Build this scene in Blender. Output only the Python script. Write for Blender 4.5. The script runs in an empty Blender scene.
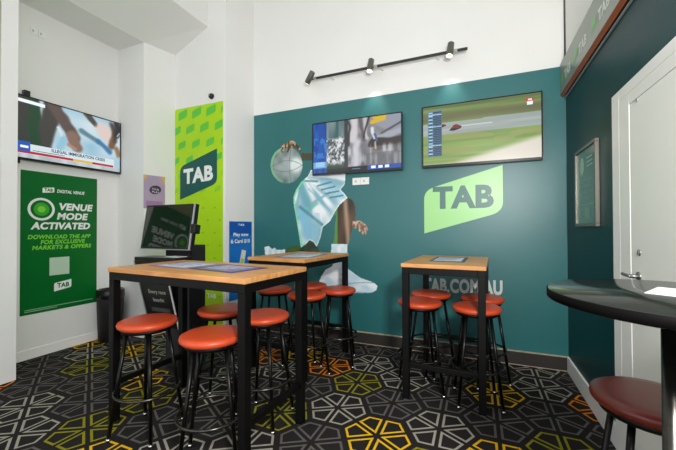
import bpy, math, random
import numpy as np
from mathutils import Vector, Matrix
PI = math.pi
SC = bpy.context.scene
COL = SC.collection
random.seed(7)

# ---------------------------------------------------------------- colours and materials
def lin(c):
    return tuple((v/12.92 if v <= .04045 else ((v+.055)/1.055)**2.4) for v in (x/255 for x in c))

def mat(name, rgb, rough=.5, metal=0, spec=.5, emit=None, estr=1.0, coat=0, var=0, vscale=8, bump=0, bscale=200):
    m = bpy.data.materials.new(name); m.use_nodes = True
    nt = m.node_tree; b = nt.nodes['Principled BSDF']
    c = lin(rgb)
    b.inputs['Base Color'].default_value = (*c, 1)
    b.inputs['Roughness'].default_value = rough
    b.inputs['Metallic'].default_value = metal
    b.inputs['Specular IOR Level'].default_value = spec
    b.inputs['Coat Weight'].default_value = coat
    if emit is not None:
        b.inputs['Emission Color'].default_value = (*lin(emit), 1)
        b.inputs['Emission Strength'].default_value = estr
    tc = None
    if var or bump:
        tc = nt.nodes.new('ShaderNodeTexCoord')
    if var:
        n = nt.nodes.new('ShaderNodeTexNoise'); n.inputs['Scale'].default_value = vscale
        n.inputs['Detail'].default_value = 4
        nt.links.new(tc.outputs['Object'], n.inputs['Vector'])
        r = nt.nodes.new('ShaderNodeMapRange')
        r.inputs['From Min'].default_value = .3; r.inputs['From Max'].default_value = .7
        r.inputs['To Min'].default_value = 1-var; r.inputs['To Max'].default_value = 1+var
        nt.links.new(n.outputs['Fac'], r.inputs['Value'])
        mx = nt.nodes.new('ShaderNodeVectorMath'); mx.operation = 'SCALE'
        mx.inputs[0].default_value = c
        nt.links.new(r.outputs['Result'], mx.inputs['Scale'])
        nt.links.new(mx.outputs['Vector'], b.inputs['Base Color'])
    if bump:
        n2 = nt.nodes.new('ShaderNodeTexNoise'); n2.inputs['Scale'].default_value = bscale
        n2.inputs['Detail'].default_value = 3
        nt.links.new(tc.outputs['Object'], n2.inputs['Vector'])
        bp = nt.nodes.new('ShaderNodeBump'); bp.inputs['Strength'].default_value = bump
        bp.inputs['Distance'].default_value = .002
        nt.links.new(n2.outputs['Fac'], bp.inputs['Height'])
        nt.links.new(bp.outputs['Normal'], b.inputs['Normal'])
    return m

def wood_mat(name, a, bcol):
    m = mat(name, a, rough=.38, spec=.5)
    nt = m.node_tree; b = nt.nodes['Principled BSDF']
    tc = nt.nodes.new('ShaderNodeTexCoord'); mp = nt.nodes.new('ShaderNodeMapping')
    mp.inputs['Scale'].default_value = (1.5, 26, 8)
    nt.links.new(tc.outputs['Object'], mp.inputs['Vector'])
    n = nt.nodes.new('ShaderNodeTexNoise'); n.inputs['Scale'].default_value = 2.2; n.inputs['Detail'].default_value = 8
    n.inputs['Distortion'].default_value = .6
    nt.links.new(mp.outputs['Vector'], n.inputs['Vector'])
    r = nt.nodes.new('ShaderNodeValToRGB')
    r.color_ramp.elements[0].position = .32; r.color_ramp.elements[0].color = (*lin(bcol), 1)
    r.color_ramp.elements[1].position = .66; r.color_ramp.elements[1].color = (*lin(a), 1)
    nt.links.new(n.outputs['Fac'], r.inputs['Fac'])
    nt.links.new(r.outputs['Color'], b.inputs['Base Color'])
    return m

def attr_mat(name, rough=.5, emit=0.0, coat=0, spec=.5):
    m = bpy.data.materials.new(name); m.use_nodes = True
    nt = m.node_tree; b = nt.nodes['Principled BSDF']
    a = nt.nodes.new('ShaderNodeVertexColor'); a.layer_name = 'Col'
    if emit:
        b.inputs['Base Color'].default_value = (.01, .01, .01, 1)
        nt.links.new(a.outputs['Color'], b.inputs['Emission Color'])
        b.inputs['Emission Strength'].default_value = emit
    else:
        nt.links.new(a.outputs['Color'], b.inputs['Base Color'])
    b.inputs['Roughness'].default_value = rough
    b.inputs['Coat Weight'].default_value = coat
    b.inputs['Specular IOR Level'].default_value = spec
    return m

M = {}
M['white_wall'] = mat('white_wall_paint', (234, 234, 231), .6, bump=.15, bscale=60, var=.012, vscale=2)
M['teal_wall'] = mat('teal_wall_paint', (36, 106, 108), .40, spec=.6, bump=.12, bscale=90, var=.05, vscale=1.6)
M['shaded_teal'] = mat('shaded_teal_wall_paint', (2, 58, 62), .42, spec=.22, bump=.1, bscale=90, var=.04, vscale=2)  # same teal paint as the back wall, weaker light put into the colour
M['ceiling'] = mat('ceiling_paint', (236, 236, 232), .8)
M['gloss_white'] = mat('white_gloss_paint', (246, 245, 241), .35, var=.01, vscale=3)
M['door_white'] = mat('door_paint', (246, 246, 240), .4, var=.012, vscale=3)
M['base_brown'] = mat('dark_skirting', (44, 39, 36), .6, var=.12, vscale=12)
M['base_edge'] = mat('skirting_edge', (182, 168, 140), .5, var=.2, vscale=30)
M['black_metal'] = mat('black_powder_coated_steel', (5, 5, 5), .5, spec=.22)
M['worn_black'] = mat('worn_black_steel', (34, 33, 32), .28, metal=.85, var=.3, vscale=25)
M['ring_steel'] = mat('foot_ring_steel', (74, 72, 68), .26, metal=.9, var=.3, vscale=30)
M['chrome'] = mat('chrome', (200, 200, 200), .2, metal=1)
M['steel'] = mat('brushed_steel', (150, 150, 148), .35, metal=1)
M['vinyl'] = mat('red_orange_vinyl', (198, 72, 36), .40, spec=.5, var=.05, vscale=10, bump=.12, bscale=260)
M['vinyl_shaded'] = mat('shaded_red_vinyl', (104, 34, 24), .32, spec=.5, var=.07, vscale=10, bump=.12, bscale=260)  # the red seat vinyl again, darkened in colour for the shade it sits in
M['oak'] = wood_mat('pale_oak', (218, 160, 98), (186, 124, 68))
M['oak_edge'] = wood_mat('oak_edge_band', (226, 168, 96), (202, 140, 76))
M['plastic_black'] = mat('black_plastic', (14, 14, 15), .3)
M['plastic_matte'] = mat('matte_black_plastic', (24, 24, 25), .6)
M['plastic_white'] = mat('white_plastic', (238, 238, 234), .4)
M['silver'] = mat('silver_plastic', (176, 178, 180), .35, metal=.4)
M['tv_black'] = mat('tv_bezel', (12, 12, 13), .22)
M['laminate'] = mat('dark_glossy_laminate', (24, 27, 24), .14, spec=.5, coat=0, var=.1, vscale=6)
M['lam_edge'] = mat('laminate_edge', (5, 4, 4), .6, spec=.1)
M['paper'] = mat('paper', (232, 234, 236), .6)
M['paper_green'] = mat('pale_green_paper', (205, 226, 212), .5)
M['brown_edge'] = mat('stained_timber_edge', (150, 62, 32), .35, var=.15, vscale=14)
M['sign_face'] = mat('sign_face', (124, 134, 120), .3, spec=.5)
M['glass_green'] = mat('olive_blind', (150, 160, 110), .6)
M['track'] = mat('track_black', (30, 30, 28), .45)
M['track_head'] = mat('track_head_grey', (84, 84, 74), .42)
M['lamp_lens'] = mat('lit_lamp_lens', (255, 250, 235), .3, emit=(255, 246, 228), estr=3)
M['black_glass'] = mat('black_screen_glass', (5, 7, 6), .05, spec=.8, coat=.3)

def flat(name, rgb, rough=.45, **k):
    key = 'flat_'+name
    if key not in M: M[key] = mat(name, rgb, rough, **k)
    return M[key]
def glow(name, rgb, s=1.0):
    key = 'glow_'+name
    if key not in M: M[key] = mat(name, (4, 4, 4), .3, emit=rgb, estr=s)
    return M[key]

# ---------------------------------------------------------------- mesh builder
class MB:
    def __init__(s): s.v = []; s.f = []; s.m = []; s.s = []; s.mats = []; s.T = Matrix.Identity(4)
    def mi(s, m):
        if m not in s.mats: s.mats.append(m)
        return s.mats.index(m)
    def add(s, vs, fs, m, smooth=False, T=None):
        T = s.T @ (T or Matrix.Identity(4)); n = len(s.v); k = s.mi(m)
        s.v += [tuple(T @ Vector(p)) for p in vs]
        for f in fs:
            s.f.append(tuple(i+n for i in f)); s.m.append(k); s.s.append(smooth)
        return s
    def box(s, x0, y0, z0, x1, y1, z1, m, T=None):
        vs = [(x0,y0,z0),(x1,y0,z0),(x1,y1,z0),(x0,y1,z0),(x0,y0,z1),(x1,y0,z1),(x1,y1,z1),(x0,y1,z1)]
        return s.add(vs, [(0,3,2,1),(4,5,6,7),(0,1,5,4),(1,2,6,5),(2,3,7,6),(3,0,4,7)], m, False, T)
    def lathe(s, prof, m, n=32, T=None, smooth=True, cap=True):
        vs = []; fs = []
        for r, z in prof:
            for i in range(n):
                a = 2*PI*i/n; vs.append((r*math.cos(a), r*math.sin(a), z))
        for j in range(len(prof)-1):
            for i in range(n):
                a = j*n+i; b = j*n+(i+1) % n
                fs.append((a, b, b+n, a+n))
        if cap:
            fs.append(tuple(range(n-1, -1, -1))); fs.append(tuple((len(prof)-1)*n+i for i in range(n)))
        return s.add(vs, fs, m, smooth, T)
    def tube(s, p, q, r, m, n=12, r2=None):
        p = Vector(p); q = Vector(q); d = q-p
        T = Matrix.Translation(p) @ d.to_track_quat('Z', 'Y').to_matrix().to_4x4()
        return s.lathe([(r, 0), (r if r2 is None else r2, d.length)], m, n, T)
    def torus(s, R, r, z, m, n=48, k=8):
        vs = []; fs = []
        for i in range(n):
            a = 2*PI*i/n
            for j in range(k):
                b = 2*PI*j/k; q = R+r*math.cos(b)
                vs.append((q*math.cos(a), q*math.sin(a), z+r*math.sin(b)))
        for i in range(n):
            for j in range(k):
                fs.append((i*k+j, ((i+1) % n)*k+j, ((i+1) % n)*k+(j+1) % k, i*k+(j+1) % k))
        return s.add(vs, fs, m, True)
    def poly(s, pts, m, T=None):          # flat polygon in the xy plane of T, triangulated when concave
        from mathutils.geometry import tessellate_polygon
        vs = [(p[0], p[1], p[2] if len(p) > 2 else 0) for p in pts]
        ar = sum(vs[i][0]*vs[(i+1) % len(vs)][1]-vs[(i+1) % len(vs)][0]*vs[i][1] for i in range(len(vs)))
        tr = tessellate_polygon([[Vector(v) for v in vs]])
        out = []
        for t in tr:
            a, b, c = (vs[i] for i in t)
            w = (b[0]-a[0])*(c[1]-a[1])-(c[0]-a[0])*(b[1]-a[1])
            out.append(t if w > 0 else t[::-1])
        return s.add(vs, out, m, False, T)
    def prism(s, pts, h, m, T=None):      # polygon extruded by h along the z of T
        n = len(pts)
        s.poly([(p[0], p[1], h) for p in pts], m, T)
        vs = [(p[0], p[1], 0) for p in pts]+[(p[0], p[1], h) for p in pts]
        ar = sum(pts[i][0]*pts[(i+1) % n][1]-pts[(i+1) % n][0]*pts[i][1] for i in range(n))
        fs = [(i, (i+1) % n, n+(i+1) % n, n+i) for i in range(n)]
        if ar < 0: fs = [f[::-1] for f in fs]
        return s.add(vs, fs, m, False, T)
    def rect(s, x0, y0, x1, y1, m, z=0, T=None):
        return s.add([(x0,y0,z),(x1,y0,z),(x1,y1,z),(x0,y1,z)], [(0,1,2,3)], m, False, T)
    def text(s, txt, x0, y0, w, h, m, z=0, T=None, bold=.02, shear=0.0, skew=0.0):
        vs, fs = text_mesh(txt, bold)
        ax = min(v[0] for v in vs); bx = max(v[0] for v in vs); ay = min(v[1] for v in vs); by = max(v[1] for v in vs)
        out = []
        for v in vs:
            u = (v[0]-ax)/(bx-ax); t = (v[1]-ay)/(by-ay)
            out.append((x0+u*w+t*h*shear, y0+t*h+u*w*skew, z))
        return s.add(out, fs, m, False, T)
    def build(s, name, parent=None, bevel=0, loc=None, seg=2):
        me = bpy.data.meshes.new(name)
        me.from_pydata(s.v, [], s.f)
        for m in s.mats: me.materials.append(m)
        me.polygons.foreach_set('material_index', s.m)
        me.polygons.foreach_set('use_smooth', s.s)
        me.update()
        o = bpy.data.objects.new(name, me); COL.objects.link(o)
        if parent is not None: o.parent = parent
        if loc: o.location = loc
        if bevel:
            b = o.modifiers.new('bevel', 'BEVEL'); b.width = bevel; b.segments = seg
            b.limit_method = 'ANGLE'; b.angle_limit = .7
        return o

_tc = {}
def text_mesh(txt, bold=.02):
    if (txt, bold) in _tc: return _tc[(txt, bold)]
    cu = bpy.data.curves.new('lettering', 'FONT'); cu.body = txt; cu.offset = bold; cu.resolution_u = 3
    cu.space_character = 1.05
    o = bpy.data.objects.new('lettering', cu); COL.objects.link(o)
    bpy.context.view_layer.update()
    me = o.evaluated_get(bpy.context.evaluated_depsgraph_get()).to_mesh()
    vs = [tuple(v.co) for v in me.vertices]; fs = [tuple(p.vertices) for p in me.polygons]
    out = []
    for f in fs:
        a = sum(vs[f[i]][0]*vs[f[(i+1) % len(f)]][1]-vs[f[(i+1) % len(f)]][0]*vs[f[i]][1] for i in range(len(f)))
        out.append(f if a > 0 else f[::-1])
    o.evaluated_get(bpy.context.evaluated_depsgraph_get()).to_mesh_clear()
    bpy.data.objects.remove(o); bpy.data.curves.remove(cu)
    _tc[(txt, bold)] = (vs, out)
    return vs, out

def tag(o, label=None, cat=None, group=None, kind=None):
    if label: o['label'] = label
    if cat: o['category'] = cat
    if group: o['group'] = group
    if kind: o['kind'] = kind
    return o
def empty(name, loc=(0,0,0), rz=0, rot=None):
    o = bpy.data.objects.new(name, None); COL.objects.link(o)
    o.location = loc; o.rotation_euler = rot or (0, 0, rz); o.empty_display_size = .1
    return o
def frame(o, u, v):                       # local x = u, local y = v, local z = outward normal
    u = Vector(u).normalized(); v = Vector(v); n = u.cross(v).normalized(); v = n.cross(u)
    m = Matrix((u, v, n)).transposed().to_4x4(); m.translation = Vector(o)
    return m
def copy_tree(o, parent=None):
    c = o.copy(); COL.objects.link(c); c.parent = parent
    for ch in list(o.children): copy_tree(ch, c)
    return c
def picture(name, w, h, nu, nv, fn, material, parent, T):   # a picture painted cell by cell on a flat panel
    us = np.linspace(0, 1, nu); vs_ = np.linspace(0, 1, nv)
    verts = [tuple(T @ Vector((u*w, v*h, 0))) for v in vs_ for u in us]
    faces = [(j*nu+i, j*nu+i+1, (j+1)*nu+i+1, (j+1)*nu+i) for j in range(nv-1) for i in range(nu-1)]
    me = bpy.data.meshes.new(name); me.from_pydata(verts, [], faces)
    ca = me.color_attributes.new('Col', 'FLOAT_COLOR', 'POINT')
    dat = []
    for v in vs_:
        for u in us:
            dat += [*lin(tuple(min(255, max(0, q)) for q in fn(u, v))), 1]
    ca.data.foreach_set('color', dat)
    me.materials.append(material); me.update()
    o = bpy.data.objects.new(name, me); COL.objects.link(o); o.parent = parent
    return o

# smooth value noise used for the pictures
_rn = np.random.default_rng(3).random((64, 64))
def vn(x, y):
    xi = math.floor(x); yi = math.floor(y); fx = x-xi; fy = y-yi
    fx = fx*fx*(3-2*fx); fy = fy*fy*(3-2*fy)
    g = lambda a, b: _rn[a % 64][b % 64]
    return (g(xi,yi)*(1-fx)+g(xi+1,yi)*fx)*(1-fy)+(g(xi,yi+1)*(1-fx)+g(xi+1,yi+1)*fx)*fy
def mixc(a, b, t):
    t = max(0, min(1, t)); return tuple(p*(1-t)+q*t for p, q in zip(a, b))
def sst(a, b, x):
    t = max(0, min(1, (x-a)/(b-a))); return t*t*(3-2*t)
def inpoly(x, y, P):
    c = False; j = len(P)-1
    for i in range(len(P)):
        if (P[i][1] > y) != (P[j][1] > y) and x < (P[j][0]-P[i][0])*(y-P[i][1])/(P[j][1]-P[i][1])+P[i][0]: c = not c
        j = i
    return c
# the leaf-shaped badge: slanted top and bottom, rounded at two opposite corners
def badge(x0, y0, w, h, sl=.14, r=.12):
    d = sl*w; R = r*w
    pts = [(x0, y0)]
    A = (x0+w, y0+d)                                    # lower right corner, rounded
    for i in range(7):
        t = i/6; p0 = (A[0]-R*1.1, A[1]-R*sl*1.1); p2 = (A[0], A[1]+R)
        pts.append(((1-t)**2*p0[0]+2*t*(1-t)*A[0]+t*t*p2[0], (1-t)**2*p0[1]+2*t*(1-t)*A[1]+t*t*p2[1]))
    pts.append((x0+w, y0+h))
    B = (x0, y0+h-d)                                    # upper left corner, rounded
    for i in range(7):
        t = i/6; p0 = (B[0]+R*1.1, B[1]+R*sl*1.1); p2 = (B[0], B[1]-R)
        pts.append(((1-t)**2*p0[0]+2*t*(1-t)*B[0]+t*t*p2[0], (1-t)**2*p0[1]+2*t*(1-t)*B[1]+t*t*p2[1]))
    return pts

# ---------------------------------------------------------------- camera
cam = bpy.data.cameras.new('camera'); co = bpy.data.objects.new('camera', cam); COL.objects.link(co)
cam.sensor_width = 36; cam.lens = 333/676*36; cam.clip_start = .05
yw, pt, rl = math.radians(22.6), math.radians(.63), math.radians(-.18)
fw = Vector((-math.sin(yw)*math.cos(pt), math.cos(yw)*math.cos(pt), math.sin(pt)))
rt = Vector((math.cos(yw), math.sin(yw), 0)); up = rt.cross(fw)
rt2 = rt*math.cos(rl)+up*math.sin(rl); up2 = -rt*math.sin(rl)+up*math.cos(rl)
mm = Matrix((rt2, up2, -fw)).transposed().to_4x4(); mm.translation = (0, 0, 1.31)
co.matrix_world = mm
SC.camera = co

# ---------------------------------------------------------------- the room
XR, YB, ZC = .768, 3.632, 4.6
XL, XP = -4.19, -3.72
def struct(name, mb, bevel=0): return tag(mb.build(name, bevel=bevel), kind='structure')

# carpet: dark pile with a printed pattern of six-wedge wheels
def carpet_mat(name, rgb):
    m = mat(name, rgb, .95, spec=.1, var=.22, vscale=220, bump=.5, bscale=500)
    return m
CM = dict(base=carpet_mat('carpet_pile', (39, 36, 35)), y=carpet_mat('carpet_yellow', (226, 178, 24)),
          o=carpet_mat('carpet_olive', (136, 132, 30)), l=carpet_mat('carpet_pale_grey', (158, 154, 142)),
          g=carpet_mat('carpet_mid_grey', (96, 92, 90)), r=carpet_mat('carpet_orange', (222, 128, 24)))
fl = MB()
fl.add([(-5.2,-3.5,0),(1.4,-3.5,0),(1.4,3.9,0),(-5.2,3.9,0)], [(0,1,2,3)], CM['base'])
known = {(0,-2):'y',(-1,-1):'l',(0,0):'g',(-1,-3):'g',(-1,1):'o',(-2,2):'r',(-1,3):'l',(-2,0):'g',(1,-1):'l',(1,1):'g',
 (2,0):'g',(2,2):'y',(3,3):'l',(3,1):'g',(0,2):'l',(4,2):'r',(3,-1):'o',(2,-2):'y',(1,-3):'o',(-2,-2):'o',(-5,-5):'o',
 (-4,-6):'y',(-6,-4):'g',(-7,-5):'l',(-6,-6):'l',(-8,-4):'g',(-9,-5):'r',(-8,-2):'o',(-9,-1):'l',(-6,-2):'y',(-7,-1):'l',(-5,-3):'o',
 (-4,2):'r',(-3,3):'y',(-5,-1):'g',(-7,-3):'g',(-4,-4):'g',(-3,-5):'l',(-3,-3):'g',(-3,-1):'g',(-5,-7):'g',(-7,-7):'g',(1,3):'g',(0,4):'g',
 (-2,4):'g',(4,0):'g',(2,-4):'g',(0,-4):'l',(-2,-4):'l',(4,4):'g',(2,4):'g',(-4,0):'l',(-8,0):'y',(-9,-3):'g',(-6,0):'g',(-4,-2):'l',(3,5):'l'}
rc = random.Random(5)
def wheel(cx, cy, m):
    LW, GAP = .0145, .0125
    Rc, Ra = .216, .187
    for k in range(6):
        a = math.radians(60*k)
        # kite: near-centre apex, spoke end, outer corner, spoke end
        e1 = math.radians(60*k-30); e2 = math.radians(60*k+30)
        n1 = (-math.sin(e1), math.cos(e1)); n2 = (math.sin(e2), -math.cos(e2))
        ap = GAP/math.sin(math.radians(30))
        P = [(ap*math.cos(a), ap*math.sin(a)),
             (Ra*math.cos(e1)+GAP*n1[0], Ra*math.sin(e1)+GAP*n1[1]),
             (Rc*math.cos(a), Rc*math.sin(a)),
             (Ra*math.cos(e2)+GAP*n2[0], Ra*math.sin(e2)+GAP*n2[1])]
        n = 4; ins = []
        for i in range(n):
            p0, p1, p2 = Vector(P[i-1]), Vector(P[i]), Vector(P[(i+1) % n])
            d1 = (p1-p0).normalized(); d2 = (p2-p1).normalized()
            m1 = Vector((-d1.y, d1.x)); m2 = Vector((-d2.y, d2.x))
            bis = (m1+m2).normalized(); ins.append(p1+bis*(LW/max(.35, bis.dot(m1))))
        vs = [(cx+p[0], (cy+p[1]*1.02), .0008) for p in P]+[(cx+p[0], (cy+p[1]*1.02), .0008) for p in ins]
        fl.add(vs, [(i, (i+1) % 4, 4+(i+1) % 4, 4+i) for i in range(4)], m)
for i in range(-11, 6):
    for k in range(-22, 8):
        if (i+k) % 2: continue
        cx = -.591+.356*i; cy = 2.476+.215*k+.012*max(i, 0)
        if cx > 1.1 or cy > 3.75: continue
        c = known.get((i, k)) or rc.choice('gggglloyr')
        wheel(cx, cy, CM[c])
struct('floor', fl)

struct('ceiling', MB().box(-5.2, -3.5, ZC, 1.4, 3.9, ZC+.1, M['ceiling']))
# back wall: white plaster with a teal painted field, the paint reaching 2.8 m
b = MB()
b.box(-2.713, YB, 0, XR, YB+.2, 2.808, M['teal_wall'])
b.box(-2.713, YB, 2.808, XR, YB+.2, ZC, M['white_wall'])
struct('wall_back', b)
b = MB()
b.box(XR, .1, 0, XR+.2, YB+.2, 2.80, M['shaded_teal'])
b.box(XR, .1, 2.80, XR+.2, YB+.2, ZC, M['white_wall'])
struct('wall_right', b)
# column at the back left with its splayed right side
struct('wall_column', MB().box(-3.640, 3.2, 0, -2.801, YB+.2, ZC, M['white_wall']))
struct('wall_column_left', MB().prism([(XP, 2.812), (-3.640, 3.2), (-3.640, YB+.2), (XP-.6, YB+.2), (XP-.6, 2.812)], ZC, M['white_wall']))
struct('wall_column_right', MB().prism([(-2.801, 3.2), (-2.713, YB), (-2.713, YB+.2), (-2.801, YB+.2)], ZC, M['white_wall']))
# left wall: recessed bay, soffit, the pier nearest the camera, upper wall and sloped bulkhead
b = MB()
b.box(XL-.2, 1.4, 0, XL, 2.812, 3.62, M['white_wall'])
struct('wall_left', b)
b = MB()
b.prism([(XP, 1.614), (XP-.67, 1.614), (XP-.67, 1.5), (XP, 1.5)][::-1], 3.583, M['white_wall'])
b.box(XP-.67, -.2, 0, XP-.03, 1.5, 3.583, M['white_wall'])
struct('wall_left_pier', b)
tag(MB().box(XP-.05, .2, 1.93, XP-.012, 1.497, 3.5, M['glass_green']).build('window_1'), kind='structure')
b = MB()
b.box(XP-.67, -3.5, 3.583, XP, 2.812, ZC, M['white_wall'])
b.T = Matrix()
b.add([(XP,-3.5,3.585),(-3.086,-3.5,3.839),(-3.086,3.2,3.839),(-3.634,3.2,3.6),(XP,2.812,3.585),(-3.086,-3.5,ZC),(-3.086,3.2,ZC),(XP,-3.5,ZC),(XP,3.2,ZC)],
      [(0,4,3,2,1),(1,2,6,5)], M['white_wall'])
struct('trim_bulkhead', b)
# skirtings
b = MB()
b.box(-2.70, YB-.014, 0, XR, YB, .127, M['base_brown'])
b.box(-2.70, YB-.018, .126, XR, YB, .135, M['base_edge'])
b.box(-2.70, YB-.018, 0, XR, YB-.012, .006, M['base_edge'])
struct('baseboard_back', b)
b = MB(); b.box(XR-.016, 2.44, 0, XR, YB-.018, .138, M['gloss_white']); struct('baseboard_right', b, .003)
b = MB(); b.box(XL, 1.614, 0, XL+.01, 2.812, .10, M['gloss_white']); struct('baseboard_left', b, .003)
# door with its casing on the right wall
b = MB()
b.box(XR-.026, 2.33, 0, XR, 2.436, 2.08, M['gloss_white'])
b.box(XR-.0255, 2.197, 0, XR, 2.33, 2.02, M['gloss_white'])
b.box(XR-.026, .9, 2.02, XR, 2.33, 2.08, M['gloss_white'])
b.box(XR-.0255, .9, 1.957, XR, 2.197, 2.02, M['gloss_white'])
struct('trim_door_casing', b, .003)
b = MB()
b.box(XR-.0235, .95, .01, XR-.001, 2.192, 1.955, M['door_white'])
d = struct('door_1', b, .002)
h = MB()
h.lathe([(.022, 0), (.022, .012)], M['steel'], 24, Matrix.Translation((XR-.018, 2.105, 1.068)) @ Matrix.Rotation(-PI/2, 4, 'Y'))
h.tube((XR-.022, 2.105, 1.068), (XR-.062, 2.105, 1.068), .010, M['steel'])
h.tube((XR-.062, 2.098, 1.068), (XR-.062, 2.195, 1.068), .008, M['steel'])
h.build('door_handle', d)
h = MB()
h.lathe([(.017, 0), (.016, .010)], M['steel'], 24, Matrix.Translation((XR-.018, 2.10, 1.186)) @ Matrix.Rotation(-PI/2, 4, 'Y'))
h.box(XR-.030, 2.096, 1.172, XR-.024, 2.104, 1.200, M['steel'])
h.build('lock', d)
h = MB(); h.box(XR-.028, 2.095, 1.938, XR-.018, 2.107, 1.957, M['steel']); h.build('door_catch', d)
# dark cable conduit in the corner above the sign
b = MB(); b.tube((XR-.003, YB-.009, 2.84), (XR-.003, YB-.009, ZC), .009, flat('conduit', (70, 66, 60)))
tag(b.build('cable_conduit'), 'thin dark vertical conduit in the white corner above the wall sign', 'conduit')
# ---------------------------------------------------------------- wall graphics
LF = frame((XL, 0, 0), (0,1,0), (0,0,1))           # left wall: x = y of the world, y = height
BF = frame((0, YB, 0), (1,0,0), (0,0,1))           # back wall
RF = frame((XR, 0, 0), (0,-1,0), (0,0,1))          # right wall
SH = lambda T, z: T @ Matrix.Translation((0, 0, z))

lime_b = flat('pale_lime_print', (158, 220, 138), .38, spec=.7)
b = MB(); b.T = BF
b.prism(badge(-.515, 1.256, .755, .675, .285, .13), .0015, lime_b)
b.T = SH(BF, .0022)
tl = flat('grey_teal_lettering', (60, 112, 106), .40, spec=.6)
b.text('TAB', -.425, 1.513, .585, .235, tl, bold=.045)
o = tag(b.build('wall_logo'), 'pale green leaf-shaped badge with dark lettering on teal wall', 'wall logo')
b = MB(); b.T = SH(BF, .0015)
b.text('TAB.COM.AU', -.525, .635, .755, .150, flat('off_white_lettering', (205, 212, 208)), bold=.045, skew=.02)
tag(b.build('wall_lettering'), 'off-white web address lettering low on the teal wall behind a bar table', 'lettering')

# printed basketball player
MP = {
'jersey':[(-1.868,2.029),(-1.912,1.956),(-2.007,1.889),(-2.075,1.8),(-2.113,1.712),(-2.109,1.601),(-2.068,1.4),(-2.043,1.267),(-2.009,1.076),(-1.951,1.114),(-1.89,1.17),(-1.836,1.148),(-1.793,1.091),(-1.745,1.193),(-1.709,1.332),(-1.615,1.399),(-1.557,1.5),(-1.488,1.593),(-1.387,1.673),(-1.476,1.771),(-1.424,1.831),(-1.415,1.935),(-1.424,1.998)],
'thigh':[(-1.387,1.677),(-1.328,1.64),(-1.293,1.566),(-1.289,1.463),(-1.315,1.371),(-1.344,1.268),(-1.385,1.113),(-1.581,1.103),(-1.558,1.205),(-1.553,1.331),(-1.53,1.478),(-1.592,1.454),(-1.638,1.406),(-1.568,1.532),(-1.466,1.624)],
'frontsock':[(-1.596,1.128),(-1.393,1.131),(-1.4,0.921),(-1.425,0.85),(-1.578,0.843),(-1.603,0.997)],
'shoe':[(-1.675,0.82),(-1.605,0.855),(-1.479,0.929),(-1.423,0.873),(-1.367,0.83),(-1.302,0.785),(-1.226,0.742),(-1.141,0.719),(-1.068,0.697),(-1.037,0.669),(-1.041,0.624),(-1.079,0.594),(-1.142,0.577),(-1.335,0.563),(-1.537,0.606),(-1.723,0.615),(-1.77,0.644),(-1.734,0.732)],
'knee':[(-2.009,1.076),(-1.951,1.125),(-1.89,1.174),(-1.829,1.149),(-1.774,1.08),(-1.757,1.031),(-1.769,0.977),(-1.866,0.942),(-1.989,0.982),(-2.064,1.013)],
'shin':[(-2.239,1.042),(-2.166,1.082),(-2.065,1.102),(-1.967,1.079),(-1.967,1.011),(-2.023,0.973),(-2.166,0.969),(-2.239,0.992)],
'backsock':[(-2.548,1.075),(-2.479,1.089),(-2.433,1.051),(-2.387,1.071),(-2.357,1.04),(-2.239,1.049),(-2.239,0.985),(-2.388,0.975),(-2.494,0.946),(-2.54,0.984)],
'hand':[(-1.328,1.392),(-1.285,1.402),(-1.235,1.401),(-1.214,1.387),(-1.171,1.36),(-1.139,1.309),(-1.148,1.279),(-1.165,1.309),(-1.154,1.244),(-1.174,1.238),(-1.188,1.289),(-1.193,1.232),(-1.214,1.244),(-1.22,1.289),(-1.242,1.268),(-1.255,1.293),(-1.25,1.33),(-1.289,1.309),(-1.329,1.326)],
'arm':[(-2.006,2.245),(-1.813,2.233),(-1.813,2.142),(-2.007,2.157)],
'ball':[(-1.984,2.097),(-1.989,2.053),(-2.002,2.012),(-2.022,1.974),(-2.051,1.941),(-2.085,1.914),(-2.125,1.896),(-2.168,1.885),(-2.214,1.883),(-2.26,1.89),(-2.304,1.906),(-2.346,1.93),(-2.382,1.961),(-2.412,1.999),(-2.434,2.041),(-2.448,2.086),(-2.453,2.133),(-2.448,2.179),(-2.434,2.222),(-2.412,2.261),(-2.382,2.294),(-2.345,2.32),(-2.304,2.338),(-2.259,2.347),(-2.213,2.347),(-2.168,2.338),(-2.124,2.321),(-2.085,2.296),(-2.05,2.264),(-2.022,2.227),(-2.001,2.186),(-1.988,2.142)],
'fingers':[(-2.294,2.28),(-2.299,2.316),(-2.278,2.384),(-2.25,2.393),(-2.228,2.38),(-2.188,2.418),(-2.139,2.42),(-2.104,2.409),(-2.072,2.378),(-2.028,2.334),(-2.005,2.295),(-2.009,2.261),(-2.036,2.284),(-2.068,2.322),(-2.107,2.339),(-2.131,2.314),(-2.147,2.343),(-2.168,2.31),(-2.188,2.277),(-2.212,2.272),(-2.201,2.327),(-2.22,2.336),(-2.25,2.311),(-2.27,2.277)],

}
def bbox(P): return min(p[0] for p in P), max(p[0] for p in P), min(p[1] for p in P), max(p[1] for p in P)
def edge(x, z, P):
    d = 9
    for i in range(len(P)):
        ax, az = P[i]; bx, bz = P[(i+1) % len(P)]
        l = (bx-ax)**2+(bz-az)**2 or 1e-9
        t = max(0, min(1, ((x-ax)*(bx-ax)+(z-az)*(bz-az))/l))
        d = min(d, math.hypot(x-ax-t*(bx-ax), z-az-t*(bz-az)))
    return d
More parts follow.
